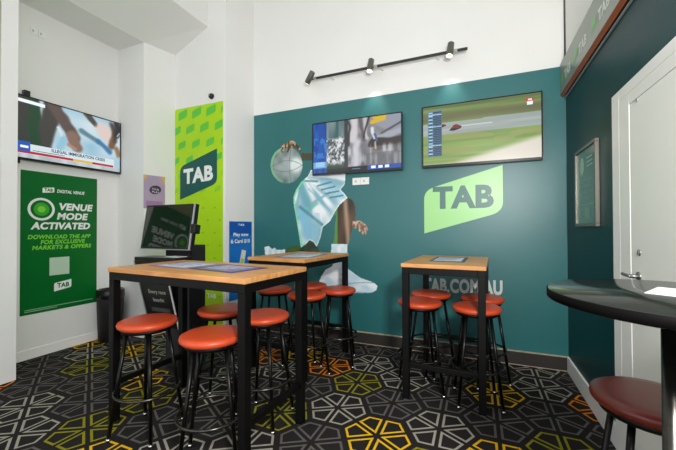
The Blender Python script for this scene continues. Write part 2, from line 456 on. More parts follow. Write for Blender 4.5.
def print_colour(k, x, z, P):
    e = edge(x, z, P)
    if k == 'ball':
        u = (x+2.218)/.235; v = (z-2.115)/.232
        c = mixc((96, 116, 112), (196, 204, 206), .42+.7*(vn(x*13, z*11)-.5)+.2*u)
        c = mixc(c, (226, 236, 236), sst(.45, .75, 1-math.hypot(u-.62, v+.05)))
        if abs(u-.20-.12*v*v) < .035 or abs(v-.25+.35*u*u) < .03 or abs(v+.35-.3*u*u) < .03: c = mixc(c, (78, 106, 104), .4)
        if u < -.2 and e < .03: c = mixc(c, (140, 214, 150), .7)
        return mixc(c, (60, 100, 96), sst(.0, 1.2, v*-.6+.1)*.4)
    if k in ('arm', 'fingers', 'hand'):
        c = mixc((78, 56, 38), (198, 168, 134), sst(.3, .85, vn(x*44, z*36)))
        if k == 'hand': c = mixc((104, 70, 48), (220, 196, 168), vn(x*45, z*45))
        if k == 'arm': c = mixc((44, 82, 70), (84, 66, 44), sst(2.14, 2.22, z))
        return c
    if k == 'jersey':
        def seg(ax, az, bx, bz):
            l = (bx-ax)**2+(bz-az)**2; t = max(0, min(1, ((x-ax)*(bx-ax)+(z-az)*(bz-az))/l))
            return math.hypot(x-ax-t*(bx-ax), z-az-t*(bz-az))
        an = math.atan2(z-1.97, x+1.99); rr = math.hypot(z-1.97, x+1.99)
        f = sst(.2, .8, .75*vn(an*9+20, rr*2.4)+.35*vn(x*9, z*9)-.05)
        c = mixc((124, 176, 194), (240, 246, 250), .12+.95*f)
        for s_, w_, col in ((seg(-2.02,1.86,-1.90,1.60), .07, (104, 170, 184)), (seg(-2.04,1.45,-1.80,1.62), .035, (112, 186, 176)), (seg(-1.99,1.50,-1.90,1.25), .09, (132, 196, 226)),
                            (seg(-1.78,1.40,-1.80,1.14), .022, (156, 200, 210)),
                            (seg(-1.70,1.86,-1.46,1.70), .05, (150, 204, 226)), (seg(-1.86,1.62,-1.62,1.74), .02, (132, 180, 192))):
            c = mixc(c, col, .85*(1-sst(w_*.3, w_*1.3, s_)))
        c = mixc(c, (70, 136, 148), .8*(1-sst(.006, .030, seg(-2.02, 1.58, -1.72, 1.36))))
        if z < 1.50 and x < -1.74: c = mixc(c, (120, 180, 204), .35*sst(.25, .8, vn(x*26, z*4)))
        for fx, fz in ((-1.62, 1.53),):
            c = mixc(c, (116, 172, 190), .55*(1-sst(.004, .020, seg(-1.90, 1.80, fx, fz))))
        c = mixc(c, (52, 110, 116), .7*(1-sst(.004, .018, seg(-2.00, 1.905, -1.78, 1.885))))
        for q in range(4):
            if seg(-1.78+.055*q, 1.83-.05*q, -1.60+.05*q, 1.865-.055*q) < .010: c = mixc(c, (62, 112, 132), .75)
        if e < .024 and x < -1.95: c = mixc(c, (130, 228, 170), .7)
        return mixc(c, (246, 250, 250), .6) if e < .012 and x > -1.95 else c
    if k in ('thigh', 'knee', 'shin'):
        c = mixc((40, 34, 26), (104, 78, 56), .9*vn(x*14, z*5)+.1)
        if k == 'thigh':
            c = mixc(c, (186, 158, 132), .8*(1-sst(.0, .05, abs(x+1.40+.08*(z-1.4)))))
            if x < -1.52 and e < .045: c = mixc(c, (92, 170, 70), .75)
        if k == 'knee': c = mixc((34, 58, 50), (70, 74, 52), vn(x*20, z*20))
        if k == 'shin': c = mixc((60, 96, 40), (112, 82, 50), sst(.5, .8, vn(x*18, z*22)))
        return c
    if k in ('frontsock', 'backsock'):
        return mixc((180, 218, 230), (246, 250, 252), .2+.9*vn(x*24, z*14))
    c = mixc((176, 214, 232), (246, 250, 254), .2+1.0*vn(x*10+z*12, z*16-x*4))
    l = z-.60-.10*math.sin((x+1.7)*2.4)
    if abs(l) < .007 or z < .585: c = mixc(c, (110, 160, 178), .6)
    return c
def mural_part(k, parent, lift, cell=.0065):
    P = MP[k]; x0, x1, z0, z1 = bbox(P); nx = int((x1-x0)/cell)+2; nz = int((z1-z0)/cell)+2
    idx = {}; vs = []; fs = []; cols = []
    def vid(i, j):
        if (i, j) not in idx:
            idx[(i, j)] = len(vs); x = x0+i*cell; z = z0+j*cell
            vs.append(tuple(BF @ Vector((x, z, lift)))); cols.extend([*lin(tuple(max(0, min(255, q)) for q in print_colour(k, x, z, P))), 1])
        return idx[(i, j)]
    for i in range(nx):
        for j in range(nz):
            if inpoly(x0+(i+.5)*cell, z0+(j+.5)*cell, P):
                fs.append((vid(i, j), vid(i+1, j), vid(i+1, j+1), vid(i, j+1)))
    me = bpy.data.meshes.new(k); me.from_pydata(vs, [], fs)
    me.color_attributes.new('Col', 'FLOAT_COLOR', 'POINT').data.foreach_set('color', cols)
    me.materials.append(PRINT); me.update()
    return me
PRINT = attr_mat('printed_vinyl', rough=.42)
mu = empty('wall_mural', (-1.8, YB, 1.0))
tag(mu, 'life-size print of a basketball player in white kit on the teal wall', 'mural')
for k, nm, lift in (('arm','forearm',.0006),('shin','rear_shin',.0006),('backsock','rear_sock',.0010),('knee','rear_knee',.0010),('thigh','front_leg',.0010),
                    ('jersey','white_kit',.0014),('frontsock','front_sock',.0014),('shoe','white_shoe',.0018),('hand','open_hand',.0014),
                    ('ball','ball',.0014),('fingers','fingers',.0018)):
    o = bpy.data.objects.new(nm, mural_part(k, mu, lift)); COL.objects.link(o); o.parent = mu
    o.matrix_parent_inverse = Matrix.Translation((1.8, -YB, -1.0))

# green posters on the left wall
g0 = mat('green_poster_print', (4, 104, 40), .3, spec=.35, var=.06, vscale=1.5)
gd = flat('poster_white', (236, 240, 236)); gl = flat('poster_lime', (122, 214, 60))
def ring(b, cx, cy, r0, r1, m, n=40, sy=1.0):
    vs = [(cx+r0*math.cos(2*PI*i/n), cy+sy*r0*math.sin(2*PI*i/n), 0) for i in range(n)]+[(cx+r1*math.cos(2*PI*i/n), cy+sy*r1*math.sin(2*PI*i/n), 0) for i in range(n)]
    b.add(vs, [(i, n+i, n+(i+1) % n, (i+1) % n) for i in range(n)], m)
def venue_poster(LF, x0, label):
    b = MB(); b.T = LF
    z0, w, h = .448, .722, 1.462
    b.box(x0, z0, 0, x0+w, z0+h, .004, g0)
    b.T = SH(LF, .0052)
    U = lambda u: x0+u*w
    V = lambda v: z0+v*h
    b.poly(badge(U(.25), V(.853), .105, .066, .12, .1), gd)
    b.T = SH(LF, .006); b.text('TAB', U(.25)+.016, V(.853)+.018, .076, .034, g0, bold=.04); b.T = SH(LF, .0052)
    b.text('DIGITAL VENUE', U(.43), V(.862), .27, .036, gd, bold=.03, shear=.15)
    ring(b, U(.24), V(.735), .094, .118, gd)
    ring(b, U(.24), V(.735), .0001, .068, flat('poster_bright_green', (58, 168, 40)))
    b.T = SH(LF, .006); ring(b, U(.24), V(.735), .0001, .034, gl); b.T = SH(LF, .0052)
    b.text('VENUE', U(.44), V(.733), .345, .080, gd, bold=.05, shear=.18)
    b.text('MODE', U(.43), V(.662), .30, .078, gd, bold=.05, shear=.18)
    b.text('ACTIVATED', U(.11), V(.590), .56, .078, gd, bold=.05, shear=.18)
    b.text('DOWNLOAD THE APP', U(.08), V(.522), .59, .046, gl, bold=.035, shear=.18)
    b.text('FOR EXCLUSIVE', U(.23), V(.484), .42, .046, gl, bold=.035, shear=.18)
    b.text('MARKETS & OFFERS', U(.13), V(.445), .56, .046, gl, bold=.035, shear=.18)
    b.poly(badge(U(.40), V(.135), .165, .115, .16, .1), gd)
    b.T = SH(LF, .006); b.text('TAB', U(.40)+.028, V(.135)+.036, .115, .050, g0, bold=.04); b.T = SH(LF, .0052)
    sp = flat('poster_small_print', (150, 196, 160))
    for r in range(2): b.rect(U(.05), V(.030-.012*r), U(.94-.5*r), V(.030-.012*r)+.007, sp)
    b.rect(U(.34), V(.255), U(.60), V(.385), flat('poster_pale_panel', (190, 214, 192)))
    tag(b.build('venue_poster'), label, 'poster')
venue_poster(LF, 1.842, 'large green venue mode poster on the white left wall below the television')
venue_poster(frame((XP, 0, 0), (0,1,0), (0,0,1)), .77, 'green venue mode poster seen only as a reflection in the betting terminal screen')

# tall lime panel on the column face
CF = frame((0, 3.2, 0), (1,0,0), (0,0,1))
lime = mat('lime_panel_print', (172, 218, 10), .4, var=.03, vscale=2)
b = MB(); b.T = CF
lx0, lx1, lz1 = -3.637, -2.846, 2.872
b.box(lx0, .12, 0, lx1, lz1, .004, lime)
b.T = SH(CF, .0048)
gm = flat('panel_green', (92, 196, 60)); gmid = flat('panel_soft_green', (138, 208, 36))
for r in range(6):
    for c in range(-1, 5):
        s_ = .150-.012*r
        xx = lx0+.06+.235*c-(.10 if r % 2 else 0); zz = 2.715-.19*r
        pts = [(max(lx0+.002, min(lx1-.002, p[0])), min(lz1-.004, p[1])) for p in badge(xx, zz, s_, s_*.95, .28, .18)]
        if max(p[0] for p in pts)-min(p[0] for p in pts) < .02: continue
        b.poly(pts, gm if r < 4 else gmid)
for r in range(9):
    for c in range(4):
        s_ = .03; xx = lx0+.08+.19*c+(.08 if r % 2 else 0); zz = 1.56-.155*r
        if xx+s_ < lx1: b.poly(badge(xx, zz, s_, s_*.9, .28, .18), flat('panel_dot', (118, 192, 34)))
b.T = SH(CF, .0056)
bd = badge(-3.545, 1.69, .61, .61, .30, .12)
b.poly(bd, flat('panel_dark_teal', (10, 84, 78)))
b.T = SH(CF, .0064)
b.text('TAB', -3.487, 1.885, .49, .195, gd, bold=.045, skew=.06)
b.text('TAB', -3.09, .46, .14, .055, gd, bold=.04)
tag(b.build('lime_panel'), 'tall lime green panel with dark teal badge on the white column', 'wall panel')

# blue poster on the column's side face
sd = Vector((-2.713+2.801, YB-3.2, 0)).normalized()
BPF = frame((-2.801, 3.2, 0), sd, (0,0,1))
b = MB(); b.T = BPF
bx, bz, bw, bh = .045, .43, .355, .975
b.box(bx, bz, 0, bx+bw, bz+bh, .004, mat('blue_poster_print', (18, 112, 196), .35, var=.12, vscale=3))
b.T = SH(BPF, .0052)
b.rect(bx+.01, bz+bh-.17, bx+bw-.01, bz+bh-.01, flat('poster_deep_blue', (14, 84, 176)))
b.T = SH(BPF, .006)
b.text('TAB', bx+.13, bz+bh-.055, .10, .026, gd, bold=.02)
b.text('Play now', bx+.06, bz+bh-.20, .24, .058, gd, bold=.04)
b.text('& Card $10', bx+.02, bz+bh-.28, .30, .058, gd, bold=.04)
b.poly([(bx+.12, bz+.30), (bx+.19, bz+.28), (bx+.26, bz+.60), (bx+.19, bz+.62)], flat('phone_white', (226, 230, 214)))
b.T = SH(BPF, .0066)
b.poly([(bx+.135, bz+.32), (bx+.185, bz+.305), (bx+.225, bz+.50), (bx+.178, bz+.51)], flat('phone_lime', (176, 206, 92)))
b.rect(bx+.03, bz+.10, bx+bw-.03, bz+.13, gd)
tag(b.build('blue_poster'), 'narrow blue phone offer poster on the column beside the teal wall', 'poster')

# small purple poster
fd = Vector((-3.640-XP, 3.2-2.812, 0)).normalized()
PF = frame((XP, 2.812, 0), fd, (0,0,1))
b = MB(); b.T = PF
b.box(-.0, 1.565, 0, .262, 1.975, .003, mat('purple_poster_print', (176, 156, 184), .4, var=.06, vscale=6))
b.T = SH(PF, .0042)
yo = flat('poster_amber', (222, 176, 88))
b.poly([(.002, 1.973), (.002, 1.90), (.05, 1.973)], yo); b.poly([(.26, 1.973), (.20, 1.973), (.26, 1.87)], yo)
vs = [(.14+.072*math.cos(t)+.01*math.sin(t), 1.80+.055*math.sin(t)) for t in [2*PI*i/24 for i in range(24)]]
b.poly(vs, flat('poster_plum', (70, 52, 76)))
b.rect(.03, 1.568, .23, 1.66, flat('poster_mauve', (164, 120, 168)))
b.T = SH(PF, .005)
b.text('YOUR', .095, 1.80, .09, .022, flat('poster_lilac', (212, 200, 216)), bold=.03, skew=-.1)
b.text('PLAY', .10, 1.765, .09, .022, flat('poster_lilac', (212, 200, 216)), bold=.03, skew=-.1)
tag(b.build('purple_poster'), 'small lilac poster with amber corners on the white wall above the betting terminal', 'poster')

# framed notice on the right wall
fr = empty('framed_notice', (XR, 3.0, 1.62)); tag(fr, 'framed pale green notice on the shaded teal wall beside the door', 'picture frame')
FT = frame((0, 0, 0), (0,-1,0), (0,0,1))
b = MB(); b.T = FT
fm = mat('dark_metal_frame', (110, 108, 100), .35, metal=.6)
W2, H2 = .255, .30
for (a0, c0, a1, c1) in ((-W2,-H2,W2,-H2+.022), (-W2,H2-.022,W2,H2), (-W2,-H2+.022,-W2+.022,H2-.022), (W2-.022,-H2+.022,W2,H2-.022)):
    b.box(a0, c0, 0, a1, c1, .026, fm)
b.build('frame', fr, .002)
b = MB(); b.T = FT
b.box(-W2+.022, -H2+.022, 0, W2-.022, H2-.022, .014, mat('notice_paper', (86, 128, 116), .2, spec=.6, var=.04))
b.T = SH(FT, .0148)
pk = flat('notice_print', (160, 190, 172))
b.poly([(-.09+.05*math.cos(2*PI*i/20), .16+.07*math.sin(2*PI*i/20)) for i in range(20)], pk)
for i in range(5): b.rect(-.16, .04-.045*i, .16-.05*(i % 2), .05-.045*i, flat('notice_line', (120, 156, 144)))
b.rect(-.03, -.24, .09, -.16, flat('notice_line', (120, 156, 144)))
for i in range(3): b.rect(.02, .20-.03*i, .16, .21-.03*i, pk)
b.build('notice', fr)

# sign box running along the top of the teal right wall
sg = empty('wall_sign', (XR, 2.4, 2.52)); tag(sg, 'long grey sign board with white lettering and brown lower edge high on the right wall', 'sign')
b = MB(); b.box(-.044, -1.2, .019, -.003, 1.23, .30, M['sign_face']); b.build('sign_board', sg, .002)
b = MB(); b.add([(-.046,-2.4,.018),(-.046,1.23,.018),(-.022,1.23,-.004),(-.022,-2.4,-.004),(-.003,-2.4,.018),(-.003,1.23,.018)],[(0,1,2,3),(0,4,5,1),(1,5,2),(0,3,4),(3,2,5,4)],M['brown_edge']); b.box(-.014, -2.4, -.020, -.003, 1.23, -.013, M['silver']); b.build('lower_edge', sg)
ST = frame((-.0452, 0, 0), (0,-1,0), (0,0,1))
sw = flat('sign_white', (220, 226, 218)); sg_g = flat('sign_green', (108, 190, 100))
t = -1.17
for i in range(5):
    b = MB(); b.T = ST; b.text('TAB', t+.11, .095, .20, .078, sw, bold=.045); b.build('sign_lettering', sg)
    b = MB(); b.T = ST; b.poly(badge(t-.02, .095, .09, .09, .28, .15), sg_g); b.build('sign_badge', sg)
    t += .44

# wall plates, dome sensor
def plate(name, T, w, h, label, cat, n=2):
    b = MB(); b.T = T
    b.box(-w/2, -h/2, 0, w/2, h/2, .008, M['plastic_white'])
    for i in range(n):
        cx = (-w/4 if n == 2 else 0) + (w/2)*i
        b.box(cx-w*.06-.01, -.012, .008, cx+w*.06-.01, .012, .011, flat('socket_grey', (190, 190, 186)))
    b.rect(-.001, -h/2, .001, h/2, flat('socket_gap', (120, 120, 118)), .0085) if n == 2 else None
    tag(b.build(name, bevel=.0015), label, cat)
plate('power_outlet', SH(BF @ Matrix.Translation((-1.225, 1.855, 0)), 0), .20, .082, 'white double power outlet on teal wall under the television', 'outlet')
plate('switch_plate', SH(LF @ Matrix.Translation((1.975, 3.35, 0)), 0), .13, .07, 'white blank plate high on the left wall above the television', 'outlet')
b = MB(); T = CF @ Matrix.Translation((-3.02, 2.955, 0))
b.lathe([(.034, 0), (.036, .012), (.030, .030), (.018, .042), (.002, .046)], M['plastic_black'], 24, T)
b.lathe([(.012, .046), (.010, .052)], M['steel'], 16, T)
tag(b.build('security_camera'), 'small black dome camera on the white column above the lime panel', 'security camera')

# ---------------------------------------------------------------- televisions
SCR = attr_mat('screen_picture', rough=.25, emit=.85)
def tv(loc, rz, w, h, fn, nu, nv, label, overlay=None, tilt=0):
    o = empty('television', loc, rot=(tilt, 0, rz)); tag(o, label, 'television', 'wall televisions')
    # local: x right, y into the wall, z up, origin at the lower middle of the back
    b = MB(); b.box(-w/2, -.055, 0, w/2, -.012, h, M['tv_black']); b.box(-w*.3, -.012, h*.2, w*.3, .0, h*.7, M['plastic_matte'])
    b.build('case', o, .004)
    b = MB(); bz = .012
    b.box(-w/2, -.060, 0, w/2, -.055, bz*2, M['tv_black']); b.box(-w/2, -.060, h-bz, w/2, -.055, h, M['tv_black'])
    b.box(-w/2, -.060, bz*2, -w/2+bz, -.055, h-bz, M['tv_black']); b.box(w/2-bz, -.060, bz*2, w/2, -.055, h-bz, M['tv_black'])
    b.build('bezel', o, .001)
    T = frame((-w/2+bz, -.0562, bz*2), (1,0,0), (0,0,1))
    s = picture('screen', w-2*bz, h-3*bz, nu, nv, fn, SCR, o, T)
    for nm, fn_ in (overlay or {}).items():
        b = MB(); b.T = SH(T, .0008); fn_(b, w-2*bz, h-3*bz); b.build(nm, s)
    return o
def strokes(u, v, c, L, asp=1.7):       # soft brush strokes: ends, half width, softness, colour
    wu = u+.03*(vn(u*9+3, v*7)-.5); wv = v+.04*(vn(u*8, v*9+5)-.5)
    for x0, y0, x1, y1, r, s, col in L:
        ax, ay, bx, by = x0*asp, y0, x1*asp, y1; px, py = wu*asp, wv
        l = (bx-ax)**2+(by-ay)**2 or 1e-9; t = max(0, min(1, ((px-ax)*(bx-ax)+(py-ay)*(by-ay))/l))
        d = math.hypot(px-ax-t*(bx-ax), py-ay-t*(by-ay))
        c = mixc(c, col, 1-sst(r-s, r+s, d))
    return c
def street(u, v):
    if u < .165:
        c = mixc((24, 116, 206), (8, 56, 146), .2+.8*vn(u*24, v*4))
        if vn(u*60, v*11) > .62 and .3 < v < .7: c = mixc(c, (60, 150, 226), .6)
        return mixc(c, (150, 196, 226), .75) if .10 < v < .22 else c
    if u < .42:
        c = mixc((50, 84, 92), (138, 158, 158), vn(u*34, v*3))
        if v < .72:
            n = vn(u*50, v*22)*.6+vn(u*110, v*44)*.5
            c = mixc(c, mixc((70, 80, 84), (232, 234, 236), sst(.3, .75, n)), 1-sst(.66, .74, v+.05*vn(u*30, 3)))
        if v < .2: c = mixc(c, (56, 72, 62), 1-sst(.10, .2, v))
        if u > .37: c = mixc(c, (58, 60, 62), sst(.37, .385, u))
        return mixc((30, 38, 32), c, sst(.05, .08, v))
    if v < .085: return (18, 22, 18) if u < .64 else (24, 80, 172)
    g = vn(u*20, v*9)*.5+vn(u*7, v*4)*.6
    c = mixc((84, 84, 90), (168, 168, 174), g)
    c = strokes(u, v, c, [(.53, .55, .50, .12, .07, .05, (206, 206, 212)), (.74, .45, .78, .12, .03, .04, (120, 118, 122)),
        (.48, .62, .50, .98, .07, .03, (212, 208, 212)), (.57, .98, .60, .58, .035, .02, (104, 92, 92)), (.62, .98, .63, .6, .03, .02, (196, 196, 202)),
        (.43, .98, .435, .5, .02, .012, (60, 60, 62)), (.66, .98, .60, .62, .018, .01, (58, 52, 50)),
        (.86, .92, 1.02, .80, .18, .03, (150, 154, 168)), (.80, .66, 1.02, .86, .022, .012, (84, 84, 92)), (.76, .58, 1.02, .68, .05, .02, (166, 170, 182)),
        (.70, .50, 1.02, .49, .085, .02, (54, 46, 44)), (.72, .38, 1.0, .42, .03, .03, (96, 92, 90)),
        (.70, .90, .82, .95, .04, .008, (222, 182, 34)), (.72, .98, .84, .99, .03, .008, (222, 182, 34)),
        (.705, .78, .715, .58, .028, .01, (222, 226, 234)), (.725, .66, .735, .52, .022, .012, (66, 92, 150)), (.72, .5, .725, .38, .012, .008, (196, 180, 170))])
    if v < .5: c = mixc(c, (214, 216, 222), .75*sst(.5, .9, vn(u*34, v*5))*(1-sst(.40, .52, v)))
    if v < .32 and u > .6: c = mixc(c, (96, 96, 100), .45)
    return c
def street_logo(b, w, h):
    b.rect(w*.03, h*.12, w*.14, h*.22, glow('screen_pale_blue', (150, 196, 232)))
def street_info(b, w, h):
    b.rect(w*.76, h*.02, w*.805, h*.07, glow('screen_white', (235, 240, 245)))
def street_info2(b, w, h):
    b.rect(w*.68, h*.02, w*.73, h*.07, glow('screen_white', (235, 240, 245)))
def street_info3(b, w, h):
    b.rect(w*.83, h*.02, w*.875, h*.07, glow('screen_white', (235, 240, 245)))
def street_title(b, w, h):
    b.rect(w*.47, h*.028, w*.56, h*.045, glow('screen_mid', (88, 122, 146)))
def race(u, v):
    t = v+.10*(u-.5)*0
    road_hi = .80-.12*(1-u)*.2+.04*u; road_lo = .55+.02*u
    st = vn(u*2.2, v*26)
    if v > .70+.02*u: c = mixc((96, 120, 62), (134, 156, 84), st); c = mixc(c, (104, 100, 70), .8*sst(.12, 0, abs(v-.80)))
    elif v > .50-.0*u: c = mixc((150, 162, 158), (176, 184, 178), st)
    else:
        c = mixc((112, 146, 66), (150, 176, 94), st)
        if vn(u*3, v*9) > .6: c = mixc(c, (166, 162, 96), .5)
        q = sst(.0, .12, (.34*max(0, u-.28)/.72)-v+.06)
        c = mixc(c, (226, 220, 204), q)
    if abs(v-.615-.01*u) < .012 and .3 < u < .62: c = (205, 208, 200)
    if v > .955: c = mixc(c, (70, 80, 50), .4)
    return c
def race_ov(b, w, h):
    nv_ = glow('screen_navy', (34, 58, 84)); pb = glow('screen_pale', (176, 208, 226)); mb_ = glow('screen_mid', (88, 122, 146))
    b.rect(w*.045, h*.14, w*.175, h*.93, mb_)
    b.T = b.T @ Matrix.Translation((0, 0, .0005))
    for i in range(26):
        y = .15+.0295*i
        b.rect(w*.095, h*y, w*.172, h*(y+.021), nv_); b.rect(w*.052, h*y, w*.088, h*(y+.016), pb if i % 2 else nv_)
    for y in (.32, .645, .85): b.rect(w*.05, h*y, w*.172, h*(y+.02), pb)
def bike(cx, cy, s):
    def f(b, w, h):
        dk = glow('screen_red_dark', (120, 28, 40)); bk = glow('screen_black', (24, 20, 26))
        b.poly([(w*(cx-.055*s), h*(cy-.04*s)), (w*(cx-.01*s), h*(cy-.05*s)), (w*(cx+.05*s), h*(cy-.02*s)), (w*(cx+.06*s), h*(cy+.02*s)), (w*(cx+.03*s), h*(cy+.03*s)), (w*(cx-.03*s), h*(cy+.01*s))], bk)
        b.T = b.T @ Matrix.Translation((0, 0, .0004))
        b.poly([(w*(cx-.03*s), h*(cy-.01*s)), (w*(cx+.04*s), h*(cy-.01*s)), (w*(cx+.045*s), h*(cy+.03*s)), (w*(cx+.01*s), h*(cy+.06*s)), (w*(cx-.02*s), h*(cy+.04*s))], dk)
    return f
def race_logo(b, w, h):
    b.rect(w*.885, h*.885, w*.945, h*.94, glow('screen_red', (190, 44, 40)))
    b.rect(w*.893, h*.83, w*.937, h*.885, glow('screen_white', (235, 240, 245)))
    b.T = b.T @ Matrix.Translation((0, 0, .0005))
    b.rect(w*.90, h*.90, w*.93, h*.922, glow('screen_white', (235, 240, 245)))
def news(u, v):
    c = mixc((146, 192, 216), (214, 232, 238), .15+.85*vn(u*6, v*5))
    c = strokes(u, v, c, [(.02, .9, .04, .3, .26, .02, (52, 54, 50)), (.30, 1.0, .20, .25, .14, .03, (64, 60, 58)), (.12, 1.0, .14, .25,   .07, .05, (12, 66, 38)),
        (.30, .98, .50, .50, .10, .03, (92, 76, 72)), (.48, .52, .52, .34, .10, .03, (138, 108, 96)), (.44, .36, .50, .30, .03, .02, (176, 140, 122)),
        (.34, .62, .38, .48, .02, .012, (214, 232, 238)), (.40, .44, .36, .28, .05, .03, (150, 200, 222)),
        (.62, 1.0, .72, .86, .05, .02, (76, 68, 64)), (.56, .66, .74, .52, .045, .025, (96, 134, 154)), (.74, .52, .88, .38, .05, .03, (66, 122, 170)),
        (.80, .80, .84, .68, .12, .07, (228, 208, 200)), (.93, .72, .90, .50, .07, .03, (120, 90, 66)), (.96, .46, .99, .34, .05, .03, (150, 118, 84)), (.90, .92, .94, .62, .05, .04, (84, 66, 54)),
        (.97, .98, .96, .74, .07, .03, (44, 46, 54)), (.99, .80, .97, .72, .012, .008, (200, 206, 210))])
    if v < .08: c = mixc((176, 184, 190), (214, 220, 224), vn(u*20, v*3))
    return c
def news_ov(b, w, h):
    wt = glow('screen_white', (235, 240, 245)); rd = glow('screen_news_red', (176, 36, 44)); bl = glow('screen_news_blue', (30, 84, 170))
    am = glow('screen_amber', (222, 176, 66)); nv_ = glow('screen_navy', (34, 58, 84))
    b.rect(0, h*.07, w*.93, h*.235, glow('screen_pale_strip', (206, 220, 226)))
    b.T = b.T @ Matrix.Translation((0, 0, .0005))
    b.rect(0, h*.075, w*.10, h*.27, bl); b.rect(0, h*.075, w*.10, h*.11, rd)
    b.rect(w*.10, h*.075, w*.48, h*.115, rd); b.rect(w*.48, h*.075, w*.68, h*.115, am); b.rect(w*.68, h*.075, w*.92, h*.115, rd)
    b.rect(w*.0, h*.90, w*.22, h*.955, wt)
    b.T = b.T @ Matrix.Translation((0, 0, .0005))
    b.rect(w*.02, h*.16, w*.085, h*.20, wt)
    b.text('ILLEGAL IMMIGRATION CRISIS', w*.28, h*.165, w*.54, h*.06, nv_, bold=.03)
    b.rect(w*.12, h*.132, w*.40, h*.142, nv_)
tv((.025, YB-.012, 1.945), 0, 1.095, .638, race, 130, 84, 'right-hand wall television showing motorcycle racing on green track', {'scoreboard': race_ov, 'motorcycle': bike(.295, .60, 1), 'rear_motorcycle': bike(.185, .655, .5), 'channel_logo': race_logo})
tv((-1.272, YB-.012, 1.945), 0, 1.08, .625, street, 150, 90, 'wall television showing a wet grey street, above the basketball print', {'channel_logo': street_logo, 'race_number': street_info, 'race_name': street_info2, 'race_time': street_info3, 'screen_title': street_title})
t3 = tv((XL+.012, 2.290, 2.00), PI/2, 1.03, .642, news, 130, 80, 'television showing a news bulletin on the white left wall', {'screen_captions': news_ov})
b = MB(); b.box(-.45, -.05, .60, -.40, -.0, .70, M['plastic_black']); b.build('bracket', t3, .003)
b = MB(); b.box(-.510, -.045, -.035, -.475, -.01, .03, M['plastic_black']); b.build('bracket', t3, .003)

# ---------------------------------------------------------------- track lighting
tr = empty('track_light', (-.96, YB, 3.085)); tag(tr, 'black three-spot track light on the white wall above the televisions', 'track light')
b = MB(); b.box(-.885, -.132, -.012, .89, -.110, .012, M['track'])
for x in (-.6, 0, .6): b.box(x-.010, -.110, -.006, x+.010, 0, .006, M['plastic_white'])
b.build('rail', tr, .002)
for x, rx, ry in ((-.835, math.radians(25), math.radians(42)), (-.095, math.radians(-14), math.radians(4)), (.73, math.radians(-14), math.radians(6))):
    hd = MB(); T = Matrix.Translation((x, -.165, -.0)) @ Matrix.Rotation(rx, 4, 'X') @ Matrix.Rotation(ry, 4, 'Y')
    hd.lathe([(.026, .075), (.032, .07), (.034, -.06), (.031, -.07)][::-1], M['track_head'], 28, T)
    o = hd.build('spot_head', tr)
    l = MB(); l.lathe([(.027, -.073), (.029, -.0705)], M['lamp_lens'], 24, T); l.build('lens', o)
    k = MB(); k.box(x+.03, -.135, -.014, x+.065, -.11, .014, M['silver']); k.tube((x+.045, -.12, 0), (x, -.165, 0), .007, M['silver']); k.build('mounting_clip', o)
# ---------------------------------------------------------------- bar stools
SEAT = .725
def make_stool(vinyl):
    r = empty('bar_stool')
    b = MB()
    b.lathe([(.145, SEAT-.046), (.163, SEAT-.044), (.173, SEAT-.034), (.176, SEAT-.023), (.172, SEAT-.010), (.158, SEAT-.003), (.12, SEAT), (.04, SEAT+.001), (.001, SEAT+.001)], vinyl, 48)
    b.build('seat', r)
    b = MB(); b.lathe([(.10, SEAT-.072), (.148, SEAT-.067), (.156, SEAT-.046), (.10, SEAT-.045)], M['black_metal'], 40)
    b.build('seat_base', r)
    for k in range(4):
        a = PI/4+k*PI/2; c, s = math.cos(a), math.sin(a)
        p0 = Vector((.118*c, .118*s, SEAT-.068)); p1 = Vector((.212*c, .212*s, .014))
        b = MB(); b.tube(p1, p0, .0115, M['worn_black'], 14)
        lg = b.build('leg', r)
        b = MB(); b.tube((p1.x, p1.y, .0), (p1.x, p1.y, .02), .0145, M['chrome'], 14, .013); b.build('foot_tip', lg)
    b = MB(); b.torus(.186, .009, .275, M['ring_steel']); b.build('foot_ring', r)
    return r
proto = make_stool(M['vinyl'])
stools = [
 (-1.990, 1.540, .2, 'red vinyl bar stool at the near long table, beside its front left leg', 'stools at the long front table'),
 (-1.392, 1.480, .6, 'red vinyl bar stool in the foreground, just left of the near table front right leg', 'stools at the long front table'),
 (-1.375, 1.950, .1, 'red vinyl bar stool behind the front right leg of the near long table', 'stools at the long front table'),
 (-1.765, 1.980, .4, 'red bar stool directly in front of the lime panel, far side of the near table', 'stools at the long front table'),
 (-1.270, 3.050, .3, 'bar stool below the printed white shoe, at the right edge of the middle table', 'stools at the middle table'),
 (-1.440, 2.712, .9, 'bar stool at the near right corner of the middle table', 'stools at the middle table'),
 (-1.640, 3.170, .5, 'bar stool mostly hidden deep under the middle table', 'stools at the middle table'),
 (-1.886, 2.851, .2, 'bar stool at the left side of the middle table, seen under the near tabletop', 'stools at the middle table'),
 (-.435, 2.790, .35, 'bar stool at the small table by the wall lettering, near left', 'stools at the small table by the wall lettering'),
 (-.395, 3.178, .7, 'bar stool at the small table by the wall lettering, far left', 'stools at the small table by the wall lettering'),
 (-.004, 2.755, .15, 'bar stool at the small table by the wall lettering, near right', 'stools at the small table by the wall lettering'),
 (.040, 3.145, .6, 'bar stool at the small table by the wall lettering, far right', 'stools at the small table by the wall lettering'),
]
for i, (x, y, a, lab, grp) in enumerate(stools):
    o = proto if i == 0 else copy_tree(proto)
    o.location = (x, y, 0); o.rotation_euler = (0, 0, a); tag(o, lab, 'bar stool', grp)
# the stool by the door, its shade put into the seat colour
dark = make_stool(M['vinyl_shaded']); o = dark; o.location = (.560, 1.500, 0); o.rotation_euler = (0, 0, 0)
tag(o, 'red bar stool, its seat coloured for shade, under the round table beside the white door', 'bar stool')

